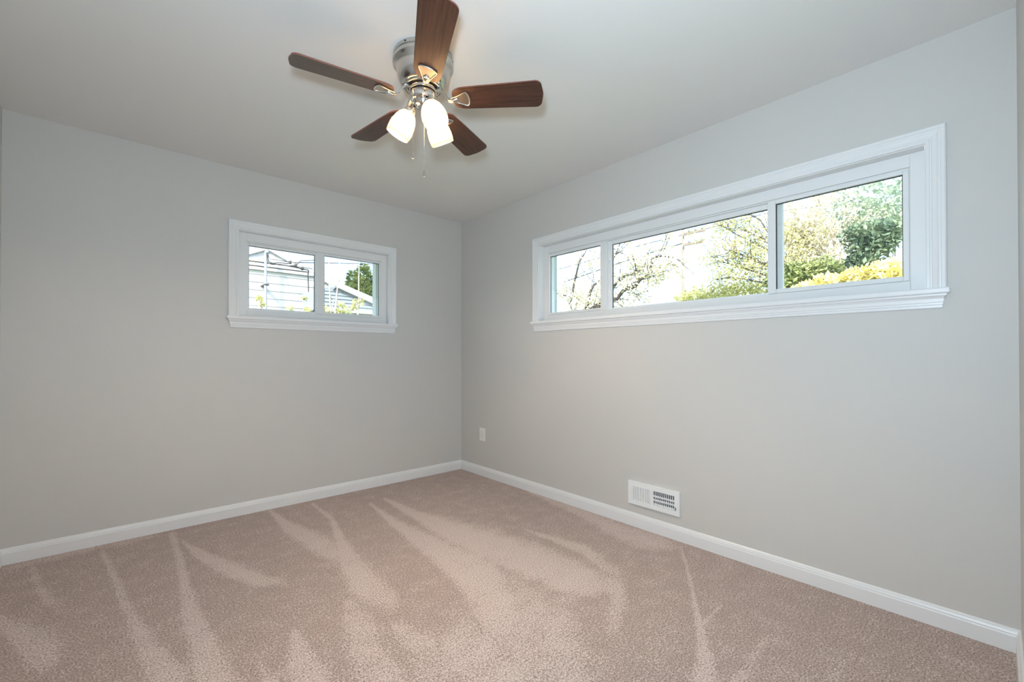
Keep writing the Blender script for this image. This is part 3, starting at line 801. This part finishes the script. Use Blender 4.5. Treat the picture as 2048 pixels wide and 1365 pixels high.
# ---- behind the long window
XP = 20.0
def pole():
    top = at_x(1366, 452, XP); root = tag(empty('utility_pole', (XP, top.y, GZ)), 'slim utility pole behind the middle pane of the long window', 'pole')
    b = MB(); b.tube([(XP, top.y, GZ), (XP, top.y, top.z)], [0.085, 0.06], 10); b.build('post', M['pole_wood'], root)
    for py in (471, 492):
        z = at_x(1366, py, XP).z
        b = MB(); b.box((XP-0.18, top.y-0.12, z-0.06), (XP-0.10, top.y-1.25, z+0.06)); a = b.build('crossarm', M['pole_wood'], root)
        for k in range(3):
            b = MB(); b.lathe([(0.03, 0), (0.07, 0.05), (0.05, 0.10), (0.07, 0.14), (0.02, 0.18)], 10, Matrix.Translation((XP-0.14, top.y-0.4-0.35*k, z+0.06))); b.build('insulator', M['steel'], a)
pole()
wire('power_line', [at_x(1365, 487, XP), at_x(1300, 506, XP), at_x(1224, 531.5, XP), at_x(1140, 560.5, XP), at_x(1100, 574, XP), at_x(900, 640, XP)], 0.034, 'thicker black power line sloping from the utility pole to the left', 'power lines')
wire('power_line', [at_x(1366, 470, XP), at_x(1290, 488.5, XP), at_x(1224, 509, XP), at_x(1110, 541, XP), at_x(900, 600, XP)], 0.022, 'thin upper power line above the thicker one at the utility pole', 'power lines')
wire('power_line', [at_x(1366, 470, XP), at_x(1540, 425, XP), at_x(1700, 405, XP), at_x(1850, 385, XP)], 0.018, 'thin power line running right from the utility pole', 'power lines')

def traced_tree(name, traces, x, r0, trunk_px, bark, leaf, clusters, label, tw=0, lsize=0.05, trunk_r=None):
    base = at_x(*trunk_px, x)
    root = tag(empty(name, (x, base.y, GZ)), label, 'tree')
    b = MB(); tips = []
    fork = Vector((x, base.y, max(GZ+0.8, base.z)))
    b.tube([(x, base.y, GZ), fork], [(trunk_r or r0*1.6), r0*1.2], 9)
    for tr, k in traces:
        pts = [at_x(px, py, x+random.uniform(-.15, .15)) for px, py in tr]
        pts = [fork]+pts if (pts[0]-fork).length > 0.05 else pts
        n = len(pts)
        b.tube(pts, [r0*k*(1-0.7*i/(n-1)) for i in range(n)], 7)
        tips += pts[1:]
        if tw:
            for i in range(1, n):
                for _ in range(tw):
                    d = (pts[i]-pts[i-1]).normalized() + Vector((random.gauss(0, .6), random.gauss(0, .6), random.gauss(0, .6)))
                    t_ = random.random(); p = pts[i-1].lerp(pts[i], t_)
                    twigs(b, p, d, random.uniform(0.35, 0.8), r0*k*0.22, 1, 0.6, tips)
    b.build('branches', bark, root)
    b = MB()
    for p in tips:
        if random.random() < 0.8: leaves(b, p, (.18, .18, .18), 7, lsize, 0.0)
    for (px, py, rx, rz, n) in clusters:
        leaves(b, at_x(px, py, x), (rx, rx, rz), n, lsize, 0.0)
    b.build('blossom_leaves', leaf, root, fix=False)
    return root
# the spreading blossom tree crossing the left and middle panes
traced_tree('blossom_tree', [
    ([(1170, 640), (1215, 598), (1234, 599), (1246, 582), (1258, 576), (1270, 573), (1277, 564), (1284, 556), (1296, 552), (1300, 538), (1304, 520), (1312, 514), (1325, 512), (1345, 515), (1360, 522)], 1.0),
    ([(1165, 630), (1200, 606), (1226, 575), (1236, 562), (1250, 553), (1266, 547), (1274, 538), (1282, 528)], 1.0),
    ([(1160, 640), (1175, 606), (1180, 585), (1187, 571), (1200, 562), (1212, 545), (1226, 520), (1234, 502), (1240, 488)], 0.9),
    ([(1150, 640), (1152, 610), (1158, 600), (1146, 590), (1132, 592), (1118, 588), (1106, 585)], 0.8),
    ([(1150, 640), (1140, 610), (1150, 560), (1158, 525), (1166, 512), (1173, 502)], 0.8),
    ([(1165, 640), (1190, 615), (1198, 608)], 0.7),
    ], 6.0, 0.052, (1168, 690), M['bark'], M['leaf_blossom'], [(1118, 575, .25, .35, 60), (1150, 600, .3, .2, 60), (1215, 520, .25, .4, 50), (1300, 500, .5, .2, 60)],
    'spreading blossom tree with dark crooked limbs behind the left pane of the long window', tw=2, lsize=0.045, trunk_r=0.14)
# tree whose limbs reach in from the right of the middle pane
traced_tree('leafy_tree', [
    ([(1600, 600), (1560, 545), (1535, 531), (1505, 519), (1480, 508), (1450, 500)], 1.0),
    ([(1600, 600), (1570, 560), (1535, 552), (1500, 541), (1465, 530), (1430, 520)], 0.8),
    ([(1600, 600), (1575, 580), (1540, 570), (1500, 560), (1460, 555), (1430, 560)], 0.7),
    ([(1600, 600), (1570, 520), (1530, 480), (1500, 465), (1470, 455)], 0.8),
    ([(1600, 600), (1560, 500), (1520, 440), (1480, 420)], 0.7),
    ([(1600, 600), (1590, 540), (1535, 500), (1475, 470), (1440, 450)], 0.7),
    ], 8.0, 0.045, (1600, 650), M['bark'], M['leaf_lime'], [(1500, 460, .7, .35, 120), (1450, 490, .6, .35, 90), (1510, 510, .5, .3, 80), (1480, 560, .8, .25, 100), (1400, 470, .5, .2, 50)],
    'lime-leaved tree reaching into the middle pane of the long window from the right', tw=5, lsize=0.034, trunk_r=0.16)
# pale trunks in the right pane
traced_tree('birch_like_tree', [
    ([(1618, 600), (1621, 560), (1622, 520), (1612, 490), (1606, 470), (1600, 440)], 1.0),
    ([(1618, 600), (1612, 570), (1602, 545), (1600, 520), (1590, 500), (1575, 480)], 0.8),
    ([(1618, 600), (1626, 560), (1636, 530), (1640, 505), (1652, 465)], 0.6),
    ([(1618, 600), (1625, 540), (1626, 490), (1630, 440), (1640, 400)], 0.8),
    ([(1618, 600), (1608, 560), (1590, 530), (1580, 500), (1560, 470)], 0.6),
    ], 9.0, 0.055, (1618, 640), M['pale_bark'], M['leaf_blossom'], [(1590, 430, .8, .6, 200), (1640, 420, .8, .6, 160), (1580, 500, .5, .5, 90), (1600, 380, .6, .3, 90)],
    'pale multi-stemmed tree behind the left half of the right pane', tw=4, lsize=0.05, trunk_r=0.14)
traced_tree('bare_tree', [
    ([(1672, 600), (1670, 560), (1672, 530), (1671, 500), (1668, 480), (1662, 462)], 1.0),
    ([(1672, 600), (1680, 560), (1688, 535), (1700, 510)], 0.6),
    ([(1672, 600), (1674, 540), (1686, 500), (1700, 470), (1720, 450)], 0.6),
    ([(1672, 600), (1668, 540), (1655, 510), (1650, 480)], 0.5),
    ], 8.6, 0.055, (1674, 640), M['pale_bark'], M['leaf_blossom'], [(1690, 440, .4, .3, 40)],
    'bare grey tree in the middle of the right pane, left of the ivy column', tw=3, lsize=0.03, trunk_r=0.12)

def bush(name, blobs, x, leaf, size, label, group=None, cat='shrub', n=240, stem=True):
    c = at_x(blobs[0][0], blobs[0][1], x)
    root = tag(empty(name, (x, c.y, GZ)), label, cat, group)
    if stem:
        b = MB()
        for k in range(5): twigs(b, (x+random.uniform(-.1, .1), c.y+random.uniform(-.1, .1), GZ), (random.uniform(-.06, .06), random.uniform(-.06, .06), 1), max(0.3, (c.z-GZ)*0.8), 0.03, 0)
        b.build('stems', M['bark'], root)
    b = MB()
    for (px, py, r, rz) in blobs: leaves(b, at_x(px, py, x), (r, r, rz), n, size, 0.15)
    b.build('foliage', leaf, root, fix=False)
    return root
bush('ivy_tree', [(1738, 480, .42, .34), (1740, 505, .36, .32), (1728, 528, .26, .28), (1760, 475, .32, .22), (1722, 548, .22, .3), (1745, 462, .5, .14)], 7.0, M['leaf_ivy'], 0.055,
     'dark ivy-covered trunk standing in the right half of the right pane', cat='tree', n=430)
bush('green_shrub', [(1570, 560, .40, .36), (1590, 548, .3, .25)], 7.6, M['leaf_green'], 0.06, 'green shrub at the lower left corner of the right pane', 'shrubs behind the long window', n=420)
bush('green_shrub', [(1640, 535, .42, .22), (1620, 545, .35, .22), (1655, 545, .3, .2)], 8.0, M['leaf_green'], 0.06, 'grey-green shrub behind the yellow hedge, left of the bare tree', 'shrubs behind the long window', n=300)
bush('forsythia_bush', [(1650, 568, .24, .16), (1668, 572, .2, .14), (1612, 578, .2, .12)], 5.6, M['leaf_yellow'], 0.05, 'yellow forsythia bush leftmost along the bottom of the right pane', 'yellow forsythia along the long window', n=380)
bush('forsythia_bush', [(1700, 562, .30, .16), (1715, 556, .24, .15), (1690, 570, .2, .14)], 5.6, M['leaf_yellow'], 0.05, 'yellow forsythia bush in the middle below the ivy column', 'yellow forsythia along the long window', n=420)
bush('forsythia_bush', [(1760, 552, .30, .20), (1790, 548, .3, .22), (1775, 540, .2, .14)], 5.4, M['leaf_yellow'], 0.05, 'yellow forsythia bush rightmost at the corner of the right pane', 'yellow forsythia along the long window', n=420)
bush('lime_hedge', [(1420, 590, .7, .28), (1460, 588, .7, .3), (1500, 584, .6, .28), (1385, 597, .5, .2)], 9.0, M['leaf_lime'], 0.06, 'lime-green hedge along the bottom of the middle pane', n=420)
bush('pale_tree', [(1720, 410, 1.2, .9), (1770, 395, 1.3, 1.0), (1690, 440, .9, .7), (1790, 450, 1.0, .8), (1740, 440, 1.0, .6)], 15.0, M['leaf_teal'], 0.10,
     'pale blue-green tree filling the upper part of the right pane', cat='tree', n=480)
